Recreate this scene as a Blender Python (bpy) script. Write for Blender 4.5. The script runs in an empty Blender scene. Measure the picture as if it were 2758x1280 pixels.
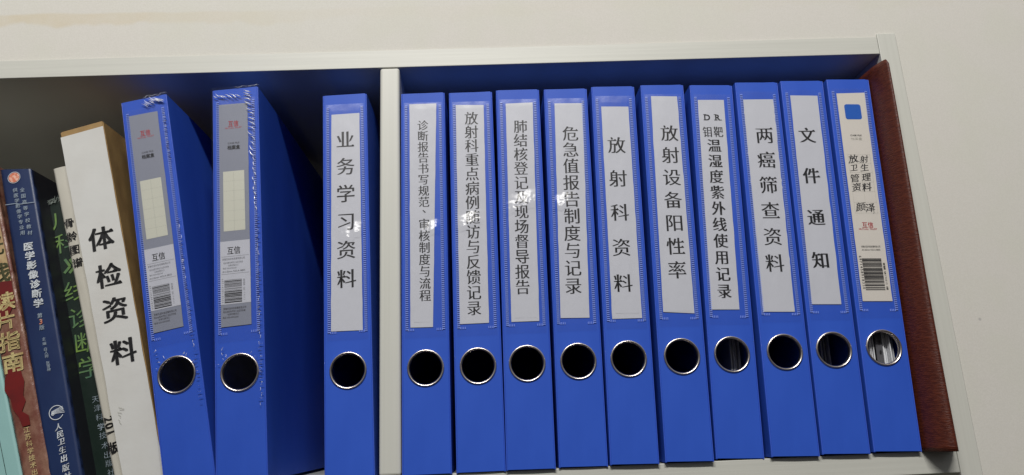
import bpy, bmesh, math, random
from mathutils import Vector, Matrix, noise
random.seed(7)
S = bpy.context.scene
COL = S.collection
MM = 0.001

# ------------------------------------------------------------------ camera
cam_d = bpy.data.cameras.new('camera')
cam = bpy.data.objects.new('camera', cam_d); COL.objects.link(cam)
CP = Vector((0.0884, -0.5777, 0.0309)); YAW, PITCH, ROLL = 0.0356, 0.2571, -0.0454
fw = Vector((math.sin(YAW)*math.cos(PITCH), math.cos(YAW)*math.cos(PITCH), math.sin(PITCH)))
r0 = Vector((math.cos(YAW), -math.sin(YAW), 0)); u0 = r0.cross(fw)
rr = r0*math.cos(ROLL)+u0*math.sin(ROLL); uu = -r0*math.sin(ROLL)+u0*math.cos(ROLL)
m = Matrix((rr, uu, -fw)).transposed().to_4x4(); m.translation = CP
cam.matrix_world = m
cam_d.sensor_width = 36; cam_d.lens = 36*1946.4/2758
cam_d.clip_start = .01; cam_d.clip_end = 50
S.camera = cam

# ------------------------------------------------------------------ light
W = bpy.data.worlds.new('World'); S.world = W; W.use_nodes = True
WN = W.node_tree.nodes; WL = W.node_tree.links; bg = WN['Background']; bg.inputs[1].default_value = .34
_tc = WN.new('ShaderNodeTexCoord'); _sp = WN.new('ShaderNodeSeparateXYZ'); _mr = WN.new('ShaderNodeMapRange'); _mr.interpolation_type = 'SMOOTHSTEP'
_mr.inputs[1].default_value = -.1; _mr.inputs[2].default_value = .65
_mx = WN.new('ShaderNodeMix'); _mx.data_type = 'RGBA'; _mx.inputs[6].default_value = (.085, .08, .075, 1); _mx.inputs[7].default_value = (.95, .97, 1, 1)   # dim room below, pale ceiling above
WL.new(_tc.outputs['Generated'], _sp.inputs[0]); WL.new(_sp.outputs[2], _mr.inputs[0]); WL.new(_mr.outputs[0], _mx.inputs[0]); WL.new(_mx.outputs[2], bg.inputs[0])
S.view_settings.view_transform = 'Standard'; S.view_settings.look = 'None'; S.view_settings.gamma = 1
S.view_settings.exposure = 0
def area_light(name, loc, target, sx, sy, power, col):
    d = bpy.data.lights.new(name, 'AREA'); d.shape = 'RECTANGLE'; d.size = sx; d.size_y = sy; d.energy = power; d.color = col
    o = bpy.data.objects.new(name, d); COL.objects.link(o); o.location = loc
    o.rotation_euler = (Vector(target)-Vector(loc)).to_track_quat('-Z', 'Y').to_euler()
    return o
area_light('ceiling_tube_light', (-.05, -1.5, 1.55), (.05, 0, .2), 1.2, .10, 48, (1, .975, .93))

# ------------------------------------------------------------------ node helpers
def mat(name, col, rough=.5, metal=0, spec=.5, bump=None, var=None, coat=0, trans=0, alpha=1):
    m = bpy.data.materials.new(name); m.use_nodes = True; nt = m.node_tree; N = nt.nodes; L = nt.links
    p = N['Principled BSDF']
    p.inputs['Base Color'].default_value = (*col, 1); p.inputs['Roughness'].default_value = rough
    p.inputs['Metallic'].default_value = metal; p.inputs['Specular IOR Level'].default_value = spec
    p.inputs['Coat Weight'].default_value = coat; p.inputs['Alpha'].default_value = alpha
    tc = N.new('ShaderNodeTexCoord')
    if var:      # (scale vector, second colour, lo, hi, detail)
        sc, c2, lo, hi = var
        mp = N.new('ShaderNodeMapping'); mp.inputs['Scale'].default_value = sc; L.new(tc.outputs['Object'], mp.inputs[0])
        no = N.new('ShaderNodeTexNoise'); no.inputs['Scale'].default_value = 1; no.inputs['Detail'].default_value = 6; L.new(mp.outputs[0], no.inputs['Vector'])
        mr = N.new('ShaderNodeMapRange'); mr.inputs[1].default_value = lo; mr.inputs[2].default_value = hi; L.new(no.outputs[0], mr.inputs[0])
        mx = N.new('ShaderNodeMix'); mx.data_type = 'RGBA'; mx.inputs[6].default_value = (*col, 1); mx.inputs[7].default_value = (*c2, 1)
        L.new(mr.outputs[0], mx.inputs[0]); L.new(mx.outputs[2], p.inputs['Base Color'])
    if bump:     # (scale vector, strength, distance)
        sc, st, di = bump
        mp = N.new('ShaderNodeMapping'); mp.inputs['Scale'].default_value = sc; L.new(tc.outputs['Object'], mp.inputs[0])
        no = N.new('ShaderNodeTexNoise'); no.inputs['Scale'].default_value = 1; no.inputs['Detail'].default_value = 4; L.new(mp.outputs[0], no.inputs['Vector'])
        b = N.new('ShaderNodeBump'); b.inputs['Strength'].default_value = st; b.inputs['Distance'].default_value = di
        L.new(no.outputs[0], b.inputs['Height']); L.new(b.outputs[0], p.inputs['Normal'])
    return m

M = {}
M['blue'] = mat('blue_polypropylene', (.024, .082, .465), .5, spec=.22, bump=((2500, 2500, 2500), .25, .0002), var=((40, 40, 12), (.029, .094, .51), .35, .7))
M['blue_in'] = mat('blue_inner_plastic', (.010, .018, .13), .5)
M['laminate'] = mat('white_woodgrain_laminate', (.52, .52, .475), .45, bump=((12, 12, 900), .2, .0003), var=((5, 5, 420), (.475, .475, .435), .4, .75))
M['laminate_v'] = mat('white_woodgrain_laminate_upright', (.53, .53, .485), .45, bump=((900, 12, 12), .12, .0002), var=((420, 5, 4), (.50, .50, .455), .4, .75))
M['interior'] = mat('cabinet_lining', (.22, .215, .20), .5)
M['back'] = mat('cabinet_back_board', (.15, .095, .06), .6)
M['paper'] = mat('white_label_paper', (.505, .515, .56), .5, bump=((60, 60, 25), .5, .0016), spec=.3)
M['paper_cream'] = mat('cream_printed_label', (.60, .565, .51), .5, bump=((60, 60, 25), .3, .001), spec=.3)
M['grey'] = mat('grey_printed_label', (.235, .25, .30), .45, spec=.3)
M['cream_box'] = mat('cream_writing_panel', (.56, .56, .46), .5)
M['white_pap'] = mat('old_white_paper', (.535, .535, .52), .55, bump=((30, 30, 40), .3, .0015), var=((25, 25, 12), (.49, .48, .455), .45, .75))
M['kraft'] = mat('kraft_card', (.30, .185, .065), .65, bump=((400, 400, 400), .3, .0004), var=((60, 60, 40), (.22, .13, .045), .4, .7))
M['ink'] = mat('black_print_ink', (.006, .006, .008), .5)
M['ink_grey'] = mat('grey_print_ink', (.07, .07, .08), .5)
M['line'] = mat('faint_guide_line_ink', (.33, .33, .28), .6)
M['red_ink'] = mat('red_print_ink', (.45, .02, .03), .5)
M['blue_ink'] = mat('blue_print_ink', (.005, .09, .43), .4)
M['white_ink'] = mat('white_print_ink', (.62, .66, .70), .45)
M['silver_ink'] = mat('dull_silver_print_ink', (.30, .36, .42), .4)
M['green_ink'] = mat('green_print_ink', (.17, .28, .04), .45, var=((60, 60, 25), (.05, .12, .08), .35, .65))
M['gold_ink'] = mat('cream_gold_print_ink', (.52, .43, .20), .45, var=((90, 90, 60), (.38, .27, .12), .45, .7))
M['olive_ink'] = mat('dark_olive_print_ink', (.055, .055, .02), .5)
M['orange'] = mat('copper_emblem_foil', (.55, .16, .09), .4, var=((400, 400, 400), (.70, .42, .33), .45, .6))
M['chrome'] = mat('steel_eyelet', (.66, .60, .56), .28, metal=1)
M['navy'] = mat('navy_book_cover', (.013, .030, .095), .38, bump=((120, 120, 60), .3, .0006), var=((30, 30, 9), (.009, .018, .07), .35, .7))
M['navy_side'] = mat('dark_book_cover_side', (.006, .007, .012), .5)
M['green'] = mat('dark_green_book_cover', (.003, .012, .008), .45, bump=((90, 90, 50), .4, .001))
M['mint'] = mat('mint_plastic_cover', (.25, .44, .43), .4, bump=((30, 30, 10), .3, .001))
M['booklet'] = mat('off_white_booklet_cover', (.50, .48, .42), .5, bump=((60, 60, 30), .4, .001), var=((30, 30, 12), (.43, .41, .35), .45, .75))
M['pages'] = mat('paper_pages', (.42, .40, .36), .7, bump=((2500, 1, 1), .6, .0005))
M['tan'] = mat('worn_tan_red_cover', (.22, .115, .08), .35, bump=((150, 60, 80), .7, .002), var=((110, 110, 60), (.15, .055, .04), .42, .62))
M['red_art'] = mat('dark_red_cover_print', (.15, .012, .012), .35, var=((70, 70, 60), (.11, .012, .012), .4, .65))
M['cream_art'] = mat('cream_cover_print', (.45, .33, .17), .4, var=((120, 120, 70), (.30, .18, .09), .42, .66))
M['torn'] = mat('torn_paper_fibre', (.17, .20, .18), .7)
M['docs'] = mat('white_document_edges', (.62, .63, .66), .6)

def film_material(name, rough, crease):
    m = bpy.data.materials.new(name); m.use_nodes = True; nt = m.node_tree; N = nt.nodes; L = nt.links
    for n in list(N): N.remove(n)
    out = N.new('ShaderNodeOutputMaterial'); mx = N.new('ShaderNodeMixShader'); tr = N.new('ShaderNodeBsdfTransparent')
    gl = N.new('ShaderNodeBsdfGlossy'); gl.inputs['Roughness'].default_value = rough; lw = N.new('ShaderNodeLayerWeight'); lw.inputs[0].default_value = .5
    pw = N.new('ShaderNodeMath'); pw.operation = 'POWER'; L.new(lw.outputs['Facing'], pw.inputs[0]); pw.inputs[1].default_value = 4
    fr = N.new('ShaderNodeMath'); fr.operation = 'MULTIPLY_ADD'; L.new(pw.outputs[0], fr.inputs[0]); fr.inputs[1].default_value = .6; fr.inputs[2].default_value = .034
    tr.inputs[0].default_value = (.97, .97, .98, 1)
    tc = N.new('ShaderNodeTexCoord'); mp = N.new('ShaderNodeMapping'); mp.inputs['Scale'].default_value = (110, 110, 70)
    no = N.new('ShaderNodeTexNoise'); no.inputs['Scale'].default_value = 1; no.inputs['Detail'].default_value = 3
    b = N.new('ShaderNodeBump'); b.inputs['Strength'].default_value = crease; b.inputs['Distance'].default_value = .002
    L.new(tc.outputs['Object'], mp.inputs[0]); L.new(mp.outputs[0], no.inputs['Vector']); L.new(no.outputs[0], b.inputs['Height'])
    L.new(b.outputs[0], gl.inputs['Normal']); L.new(fr.outputs[0], mx.inputs[0]); L.new(tr.outputs[0], mx.inputs[1]); L.new(gl.outputs[0], mx.inputs[2])
    L.new(mx.outputs[0], out.inputs[0]); return m
M['film'] = film_material('clear_pocket_film', .24, .12)
M['wrap'] = film_material('clear_shrink_film', .08, .35)
M['fold_highlight'] = mat('edge_highlight_blue_plastic', (.05, .115, .60), .3, spec=.7)  # lighter blue than the cover, paints the edge highlight along each fold
M['weld'] = mat('clear_weld_ridge', (.24, .35, .88), .3, spec=.9, coat=.3)
M['crease'] = mat('white_glint_film_crease', (.90, .92, .97), .15, spec=1, coat=1, alpha=.9)  # white base colour stands in for highlights on the clear film's creases

# wall paint with a long faint rust-yellow damp stain
def wall_material():
    m = bpy.data.materials.new('painted_plaster_wall'); m.use_nodes = True; nt = m.node_tree; N = nt.nodes; L = nt.links
    p = N['Principled BSDF']; p.inputs['Roughness'].default_value = .7; p.inputs['Specular IOR Level'].default_value = .25
    ge = N.new('ShaderNodeNewGeometry'); sp = N.new('ShaderNodeSeparateXYZ'); L.new(ge.outputs['Position'], sp.inputs[0])
    def noise_(sc, det=4):
        mp = N.new('ShaderNodeMapping'); mp.inputs['Scale'].default_value = sc; L.new(ge.outputs['Position'], mp.inputs[0])
        n = N.new('ShaderNodeTexNoise'); n.inputs['Scale'].default_value = 1; n.inputs['Detail'].default_value = det; L.new(mp.outputs[0], n.inputs['Vector']); return n.outputs[0]
    def math_(op, a, b=0.0, c=None):
        n = N.new('ShaderNodeMath'); n.operation = op
        for i, v in enumerate([a, b] + ([c] if c is not None else [])):
            if isinstance(v, (int, float)): n.inputs[i].default_value = v
            else: L.new(v, n.inputs[i])
        return n.outputs[0]
    def mix_(f, a, b):
        n = N.new('ShaderNodeMix'); n.data_type = 'RGBA'; L.new(f, n.inputs[0])
        for i, v in ((6, a), (7, b)):
            if isinstance(v, tuple): n.inputs[i].default_value = (*v, 1)
            else: L.new(v, n.inputs[i])
        return n.outputs[2]
    def range_(v, a, b, c=0., d=1.):
        n = N.new('ShaderNodeMapRange'); n.interpolation_type = 'SMOOTHSTEP'; L.new(v, n.inputs[0])
        for i, q in zip((1, 2, 3, 4), (a, b, c, d)): n.inputs[i].default_value = q
        return n.outputs[0]
    base = mix_(range_(noise_((7, 7, 7), 2), .35, .65), (.575, .562, .52), (.58, .557, .52))
    base = mix_(range_(noise_((22, 22, 22), 3), .4, .7), base, (.565, .555, .50))
    grain = mix_(range_(noise_((900, 900, 900), 2), .35, .65, 0, .5), base, (.52, .505, .46))
    # stain band near z = .402, fading to the right
    zc = math_('ADD', .4005, math_('MULTIPLY', math_('SUBTRACT', noise_((9, 9, 1), 4), .5), .010))
    d = math_('SUBTRACT', sp.outputs[2], zc)
    up = range_(d, .0005, .0035, 1, 0)
    lo_w = math_('ADD', math_('MULTIPLY', noise_((26, 26, 1), 3), -.024), .0035)
    lo = range_(math_('SUBTRACT', d, lo_w), -.003, .002)
    band = math_('MULTIPLY', up, lo)
    fade = range_(sp.outputs[0], -.34, .02, 1, .10)
    amt = math_('MULTIPLY', math_('MULTIPLY', band, fade), math_('ADD', .08, math_('MULTIPLY', noise_((40, 40, 60), 4), .45)))
    colr = mix_(amt, grain, (.50, .385, .185))
    # small scuff on the right
    v = N.new('ShaderNodeVectorMath'); v.operation = 'DISTANCE'; L.new(ge.outputs['Position'], v.inputs[0]); v.inputs[1].default_value = (.4885, .0015, .0998)
    sc = math_('MULTIPLY', range_(v.outputs['Value'], .0006, .0017, 1, 0), .5)
    colr = mix_(sc, colr, (.26, .25, .26))
    L.new(colr, p.inputs['Base Color'])
    b = N.new('ShaderNodeBump'); b.inputs['Strength'].default_value = .16; b.inputs['Distance'].default_value = .0005
    L.new(noise_((700, 700, 700), 3), b.inputs['Height']); L.new(b.outputs[0], p.inputs['Normal'])
    return m
M['wall'] = wall_material()

def leather():
    m = bpy.data.materials.new('brown_grained_leather'); m.use_nodes = True; nt = m.node_tree; N = nt.nodes; L = nt.links
    p = N['Principled BSDF']; p.inputs['Roughness'].default_value = .45; p.inputs['Specular IOR Level'].default_value = .3
    tc = N.new('ShaderNodeTexCoord'); mp = N.new('ShaderNodeMapping'); mp.inputs['Scale'].default_value = (220, 220, 1100); mp.inputs['Rotation'].default_value = (0, .3, 0)
    L.new(tc.outputs['Object'], mp.inputs[0])
    n = N.new('ShaderNodeTexNoise'); n.inputs['Scale'].default_value = 1; n.inputs['Detail'].default_value = 4; n.inputs['Distortion'].default_value = .6; L.new(mp.outputs[0], n.inputs['Vector'])
    mr = N.new('ShaderNodeMapRange'); mr.inputs[1].default_value = .38; mr.inputs[2].default_value = .62; L.new(n.outputs[0], mr.inputs[0])
    mx = N.new('ShaderNodeMix'); mx.data_type = 'RGBA'; mx.inputs[6].default_value = (.052, .0095, .005, 1); mx.inputs[7].default_value = (.090, .019, .008, 1)
    L.new(mr.outputs[0], mx.inputs[0]); L.new(mx.outputs[2], p.inputs['Base Color'])
    b = N.new('ShaderNodeBump'); b.inputs['Strength'].default_value = .4; b.inputs['Distance'].default_value = .0003
    L.new(mr.outputs[0], b.inputs['Height']); L.new(b.outputs[0], p.inputs['Normal']); return m
M['leather'] = leather()

# ------------------------------------------------------------------ object helpers
def link(name, me, mt, parent=None, **kw):
    o = bpy.data.objects.new(name, me); COL.objects.link(o)
    if mt is not None and not me.materials: me.materials.append(M[mt] if isinstance(mt, str) else mt)
    if parent: o.parent = parent
    for k, v in kw.items(): o[k] = v
    return o
def mesh(vs, fs, smooth=False):
    me = bpy.data.meshes.new('m'); me.from_pydata(vs, [], fs); me.update()
    bm = bmesh.new(); bm.from_mesh(me); bmesh.ops.recalc_face_normals(bm, faces=bm.faces); bm.to_mesh(me); bm.free()
    if smooth: me.polygons.foreach_set('use_smooth', [True]*len(me.polygons))
    return me
def root(name, label, cat, loc=(0, 0, 0), ry=0, group=None):
    o = bpy.data.objects.new(name, None); COL.objects.link(o); o.location = loc; o.rotation_euler = (0, ry, 0)
    o.empty_display_size = .02; o['label'] = label; o['category'] = cat
    if group: o['group'] = group
    return o
def bm_box(bm, x0, x1, y0, y1, z0, z1, bev=0, seg=2):
    r = bmesh.ops.create_cube(bm, size=1)
    for v in r['verts']:
        v.co = Vector(((x0+x1)/2+v.co.x*(x1-x0), (y0+y1)/2+v.co.y*(y1-y0), (z0+z1)/2+v.co.z*(z1-z0)))
    if bev:
        es = list({e for v in r['verts'] for e in v.link_edges})
        bmesh.ops.bevel(bm, geom=es, offset=bev, segments=seg, affect='EDGES', profile=.5)
def from_bm(bm, smooth=False):
    me = bpy.data.meshes.new('m'); bm.to_mesh(me); bm.free()
    if smooth: me.polygons.foreach_set('use_smooth', [True]*len(me.polygons))
    return me
def box_mesh(x0, x1, y0, y1, z0, z1, bev=0):
    bm = bmesh.new(); bm_box(bm, x0, x1, y0, y1, z0, z1, bev); return from_bm(bm)

# ------------------------------------------------------------------ lettering
_fc = bpy.data.curves.new('glyph', 'FONT'); _fo = bpy.data.objects.new('glyph', _fc); COL.objects.link(_fo)
_cache = {}
def outline(ch):
    _fc.body = ch; dg = bpy.context.evaluated_depsgraph_get(); dg.update()
    c = _fo.evaluated_get(dg).to_curve(dg); out = []
    for s in c.splines:
        P = s.bezier_points; n = len(P); pts = []
        for i in range(n):
            a, b = P[i], P[(i+1) % n]
            p0, p1, p2, p3 = (Vector(q[:2]) for q in (a.co, a.handle_right, b.handle_left, b.co))
            pts.append(p0)
            d = p3-p0
            if d.length < 1e-5: continue
            dev = max(abs((p1-p0).cross(d)), abs((p2-p0).cross(d)))/d.length
            if dev > .004:
                k = 3 if dev < .05 else 5
                for j in range(1, k):
                    t = j/k; pts.append(p0*(1-t)**3+p1*3*t*(1-t)**2+p2*3*t*t*(1-t)+p3*t**3)
        q = []
        for p in pts:
            if not q or (p-q[-1]).length > 1e-4: q.append(p)
        if len(q) > 2: out.append(q)
    _fo.to_curve_clear() if hasattr(_fo, 'to_curve_clear') else None
    return out
def area(p): return sum(p[i].cross(p[(i+1) % len(p)]) for i in range(len(p)))/2
def crosses(cs):
    seg = []
    for ci, c in enumerate(cs):
        for i in range(len(c)):
            p, q = c[i], c[(i+1) % len(c)]; seg.append((min(p.x, q.x), max(p.x, q.x), min(p.y, q.y), max(p.y, q.y), p, q, ci, i, len(c)))
    seg.sort(key=lambda t: t[0])
    for a in range(len(seg)):
        A = seg[a]
        for b in range(a+1, len(seg)):
            B = seg[b]
            if B[0] > A[1]: break
            if B[2] > A[3] or B[3] < A[2]: continue
            if A[6] == B[6] and (abs(A[7]-B[7]) <= 1 or abs(A[7]-B[7]) == A[8]-1): continue
            d1, d2 = A[5]-A[4], B[5]-B[4]
            if d1.cross(B[4]-A[4])*d1.cross(B[5]-A[4]) < 0 and d2.cross(A[4]-B[4])*d2.cross(A[5]-B[4]) < 0: return True
    return False
STY = {  # grow across x, grow across y, serif, taper
    'song': (0, -.010, 1, 1), 'songbold': (0, -.006, 1, 1), 'fang': (0, -.006, 1, 1), 'sans': (0, 0, 0, 0), 'bold': (0, 0, 0, 0),
    'thin': (-.016, -.016, 0, 0), 'pen': (.006, .004, 0, 1), 'heavy': (0, 0, 0, 0)}
BOLD = {'song': [(-.016, 0), (.016, 0), (0, .003)], 'fang': [(-.017, -.004), (.017, .004)], 'songbold': [(-.028, -.003), (0, .003), (.028, 0)], 'pen': [(-.014, 0), (.014, 0)], 'bold': [(-.014, -.012), (.014, .012), (-.014, .012), (.014, -.012)],
        'heavy': [(-.026, -.022), (.026, .022), (-.026, .022), (.026, -.022)]}
def glyph(ch, style):
    key = (ch, style)
    if key not in _cache:
        for k in (1, .99, .5, 0):      # fall back to the plain outline where the reshaped one does not fill cleanly
            r, ok = glyph_(ch, style, k)
            if ok: break
        _cache[key] = r
    return _cache[key]
def glyph_(ch, style, kf):
    a, b, serif, taper = STY[style]; a *= kf; b *= kf
    if kf < 1: taper = 0
    if kf < .9: serif = 0
    cs = outline(ch); cjk = ord(ch) > 0x2e80
    if not cs: return ([], [], .3), True
    big = max(cs, key=lambda c: abs(area(c))); sgn = 1 if area(big) > 0 else -1
    xs = [p.x for c in cs for p in c]
    adv = max(xs)-min(xs); x0 = min(xs)
    out = []
    for c in cs:
        n = len(c); E = [(c[(i+1) % n]-c[i]) for i in range(n)]
        Nn = [Vector((e.y, -e.x))*sgn/max(e.length, 1e-6) for e in E]
        new = []
        shrink = {}
        if taper and cjk:
            for i in range(n):
                l = E[i].length
                if .035 < l < .115 and E[i-1].length > l*.9 and E[(i+1) % n].length > l*.9 and E[i-1].normalized().dot(E[(i+1) % n].normalized()) < -.5:
                    nn = Nn[i]
                    if nn.y < -.45 and nn.x < -.15: f = .82
                    elif nn.x < -.9: f = .3
                    elif nn.y > .9: f = -.25
                    else: continue
                    mid = (c[i]+c[(i+1) % n])/2
                    shrink[i] = (mid-c[i])*f; shrink[(i+1) % n] = (mid-c[(i+1) % n])*f
        for i in range(n):
            n1, n2 = Nn[i-1], Nn[i]
            # mitred displacement, anisotropic
            d1 = a*n1.x*n1.x+b*n1.y*n1.y; d2 = a*n2.x*n2.x+b*n2.y*n2.y
            den = n1.cross(n2)
            if abs(den) > .35:
                dx = (d1*n2.y-d2*n1.y)/den; dy = (n1.x*d2-n2.x*d1)/den
                off = Vector((dx, dy))
            else: off = (n1+n2).normalized()*(d1+d2)/2 if (n1+n2).length > .1 else Vector((0, 0))
            new.append(c[i]+off+shrink.get(i, Vector((0, 0))))
        out.append(new)
        if serif and cjk:
            for i in range(n):
                e = E[i]; l = e.length
                if .05 < l < .095 and Nn[i].x > .97 and abs(E[i-1].normalized().y) < .25 and abs(E[(i+1) % n].normalized().y) < .25 and E[i-1].length > .14 and E[(i+1) % n].length > .14:
                    p = max(c[i], c[(i+1) % n], key=lambda v: v.y); q = min(c[i], c[(i+1) % n], key=lambda v: v.y)
                    t = [Vector((p.x-.115, p.y+b)), Vector((p.x-.045, p.y+.052)), Vector((p.x+.02, q.y-b))]
                    if (area(t) > 0) != (sgn > 0): t.reverse()
                    out.append(('tri', t))
    cu = bpy.data.curves.new('t', 'CURVE'); cu.dimensions = '2D'; cu.fill_mode = 'BOTH'
    tris = []
    for c in out:
        if isinstance(c, tuple): tris.append(c[1]); continue
        s = cu.splines.new('POLY'); s.points.add(len(c)-1)
        for i, p in enumerate(c): s.points[i].co = (p.x, p.y, 0, 1)
        s.use_cyclic_u = True
    o = bpy.data.objects.new('t', cu); COL.objects.link(o); dg = bpy.context.evaluated_depsgraph_get(); dg.update()
    me = o.evaluated_get(dg).to_mesh()
    vs = [(v.co.x, v.co.y) for v in me.vertices]; fs = [tuple(p.vertices) for p in me.polygons]
    fill = sum(abs(sum(vs[f[i]][0]*vs[f[(i+1) % len(f)]][1]-vs[f[(i+1) % len(f)]][0]*vs[f[i]][1] for i in range(len(f))))/2 for f in fs)
    want = abs(sum(area(c) for c in out if not isinstance(c, tuple)))
    ok = abs(fill-want) < .02*want and not (kf and crosses([c for c in out if not isinstance(c, tuple)]))
    for t in tris: k = len(vs); vs += [(p.x, p.y) for p in t]; fs.append((k, k+1, k+2))
    COL.objects.unlink(o); bpy.data.objects.remove(o); bpy.data.curves.remove(cu)
    if cjk: vs = [(x-.5, y-.38) for x, y in vs]; adv = 1.0
    else: vs = [(x-x0, y-.365) for x, y in vs]; adv += .09
    return (vs, fs, adv), ok

class Print:
    """collects flat print lying on the plane y = depth, as (u, v) in mm"""
    def __init__(s): s.v = []; s.f = []; s.seq = 0
    def quad(s, pts):
        k = len(s.v); s.seq += 1; s.v += [(p[0], p[1], s.seq*.00002) for p in pts]; s.f.append(tuple(range(k, k+len(pts))))
    def rect(s, u0, v0, u1, v1, ang=0, c=None):
        p = [(u0, v0), (u1, v0), (u1, v1), (u0, v1)]
        if ang:
            c = c or ((u0+u1)/2, (v0+v1)/2); ca, sa = math.cos(ang), math.sin(ang)
            p = [(c[0]+(x-c[0])*ca-(y-c[1])*sa, c[1]+(x-c[0])*sa+(y-c[1])*ca) for x, y in p]
        s.quad(p)
    def char(s, ch, u, v, w, h=None, ang=0, style='song', skew=0, mirror=1):
        h = h or w; vs, fs, adv = glyph(ch, style)
        if ord(ch) <= 0x2e80: vs = [(x-(adv-.09)/2, y) for x, y in vs]
        ca, sa = math.cos(ang), math.sin(ang)
        for bx, by in BOLD.get(style, [(0, 0)]):
            k = len(s.v); s.seq += 1
            for x, y in vs:
                x += bx; y += by; x, y = (x+skew*y)*w, y*h
                s.v.append((u+x*ca-y*sa, v+x*sa+y*ca, s.seq*.00002))
            s.f += [tuple(k+i for i in f) for f in fs]
    def column(s, text, a, b, w, h=None, ang=0, style='song', jit=0, skew=0):
        n = len(text)
        for i, ch in enumerate(text):
            t = i/max(1, n-1)
            s.char(ch, a[0]+(b[0]-a[0])*t+random.uniform(-jit, jit), a[1]+(b[1]-a[1])*t+random.uniform(-jit, jit), w, h, ang+random.uniform(-jit, jit)*.1, style, skew)
    def line(s, text, cu, cv, width, h, ang=0, style='sans'):
        """one horizontal line centred on cu, cv, fitted to the width"""
        advs = []
        for ch in text: advs.append(.32 if ch == ' ' else glyph(ch, style)[2])
        tot = sum(advs); sx = width/tot; x = -width/2; ca, sa = math.cos(ang), math.sin(ang)
        for ch, ad in zip(text, advs):
            if ch != ' ':
                m_ = x+ad*sx/2; s.char(ch, cu+m_*ca, cv+m_*sa, sx, h, ang, style)
            x += ad*sx
    def disc(s, u, v, r, n=24, ry=None):
        s.quad([(u+r*math.cos(2*math.pi*i/n), v+(ry or r)*math.sin(2*math.pi*i/n)) for i in range(n)])
    def ringline(s, u, v, r, w, a0=0, a1=6.2832, n=32):
        for i in range(n):
            p, q = a0+(a1-a0)*i/n, a0+(a1-a0)*(i+1)/n
            s.quad([(u+r*math.cos(p), v+r*math.sin(p)), (u+(r+w)*math.cos(p), v+(r+w)*math.sin(p)), (u+(r+w)*math.cos(q), v+(r+w)*math.sin(q)), (u+r*math.cos(q), v+r*math.sin(q))])
    def stroke(s, pts, w):
        for (x0, y0), (x1, y1) in zip(pts, pts[1:]):
            d = Vector((x1-x0, y1-y0)); l = d.length
            if l < 1e-6: continue
            nx, ny = -d.y/l*w/2, d.x/l*w/2
            s.quad([(x0+nx, y0+ny), (x0-nx, y0-ny), (x1-nx, y1-ny), (x1+nx, y1+ny)])
    def build(s, name, mt, parent, y=0., **kw):
        me = bpy.data.meshes.new(name); me.from_pydata([(a*MM, y*MM-q*MM, b*MM) for a, b, q in s.v], [], s.f); me.update()
        return link(name, me, mt, parent, **kw)

# ------------------------------------------------------------------ the cabinet in its wall
ZT, TB, XP, ZS = .3412, .0169, .4474, -.0008      # underside of top board, board thickness, inner face of side panel, shelf top
DEP = .31; XL = -.62; ZB = -.36
cab = root('wall_cabinet', 'white woodgrain cabinet built into the wall, framing all the boxes and books', 'cabinet', (0, 0, 0))
def board(name, x0, x1, y0, y1, z0, z1, mt, lab=None):
    o = link(name, box_mesh(x0, x1, y0, y1, z0, z1, .0005), mt, cab)
    if lab: o['label'] = lab
    return o
board('top_board', XL, XP-.0003, 0, DEP, ZT, ZT+TB, 'laminate')
board('side_panel', XP, XP+TB, -.0002, DEP, ZB, ZT+TB+.0032, 'laminate_v')
board('shelf_board', XL, XP-.0003, 0, DEP, ZS-TB, ZS, 'laminate')
bm = bmesh.new(); bm_box(bm, 0, TB, -.0004, DEP-.002, ZS+.0002, ZT-.0006, .0022, 3)
link('divider', from_bm(bm), 'laminate_v', cab)
board('back_board', XL, XP, DEP, DEP+.005, ZB, ZT+TB, 'back')
bm = bmesh.new()
link('shelf_board', box_mesh(XL, XP-.0003, 0, DEP, ZB, ZB+TB, .0009), 'laminate', cab)
bm.free()

# wall: one sheet round the cabinet opening
X0, X1, Z0, Z1 = -1.6, 1.6, -1.3, 1.4
yw = .0014
ox1, oz1 = XP+TB+.0009, ZT+TB+.0006
def wallq(a, b, c, d): return [(a, yw, c), (b, yw, c), (b, yw, d), (a, yw, d)]
vs = wallq(X0, X1, oz1, Z1)+wallq(ox1, X1, Z0, oz1)+wallq(X0, ox1, Z0, ZB)+wallq(X0, XL, ZB, oz1)
# reveal of the opening
vs += [(XL, yw, oz1), (ox1, yw, oz1), (ox1, yw+.05, oz1), (XL, yw+.05, oz1), (ox1, yw, ZB), (ox1, yw, oz1), (ox1, yw+.05, oz1), (ox1, yw+.05, ZB)]
wl = link('wall', mesh(vs, [(0, 1, 2, 3), (4, 5, 6, 7), (8, 9, 10, 11), (12, 13, 14, 15), (16, 17, 18, 19), (20, 21, 22, 23)]), 'wall', kind='structure')

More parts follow.
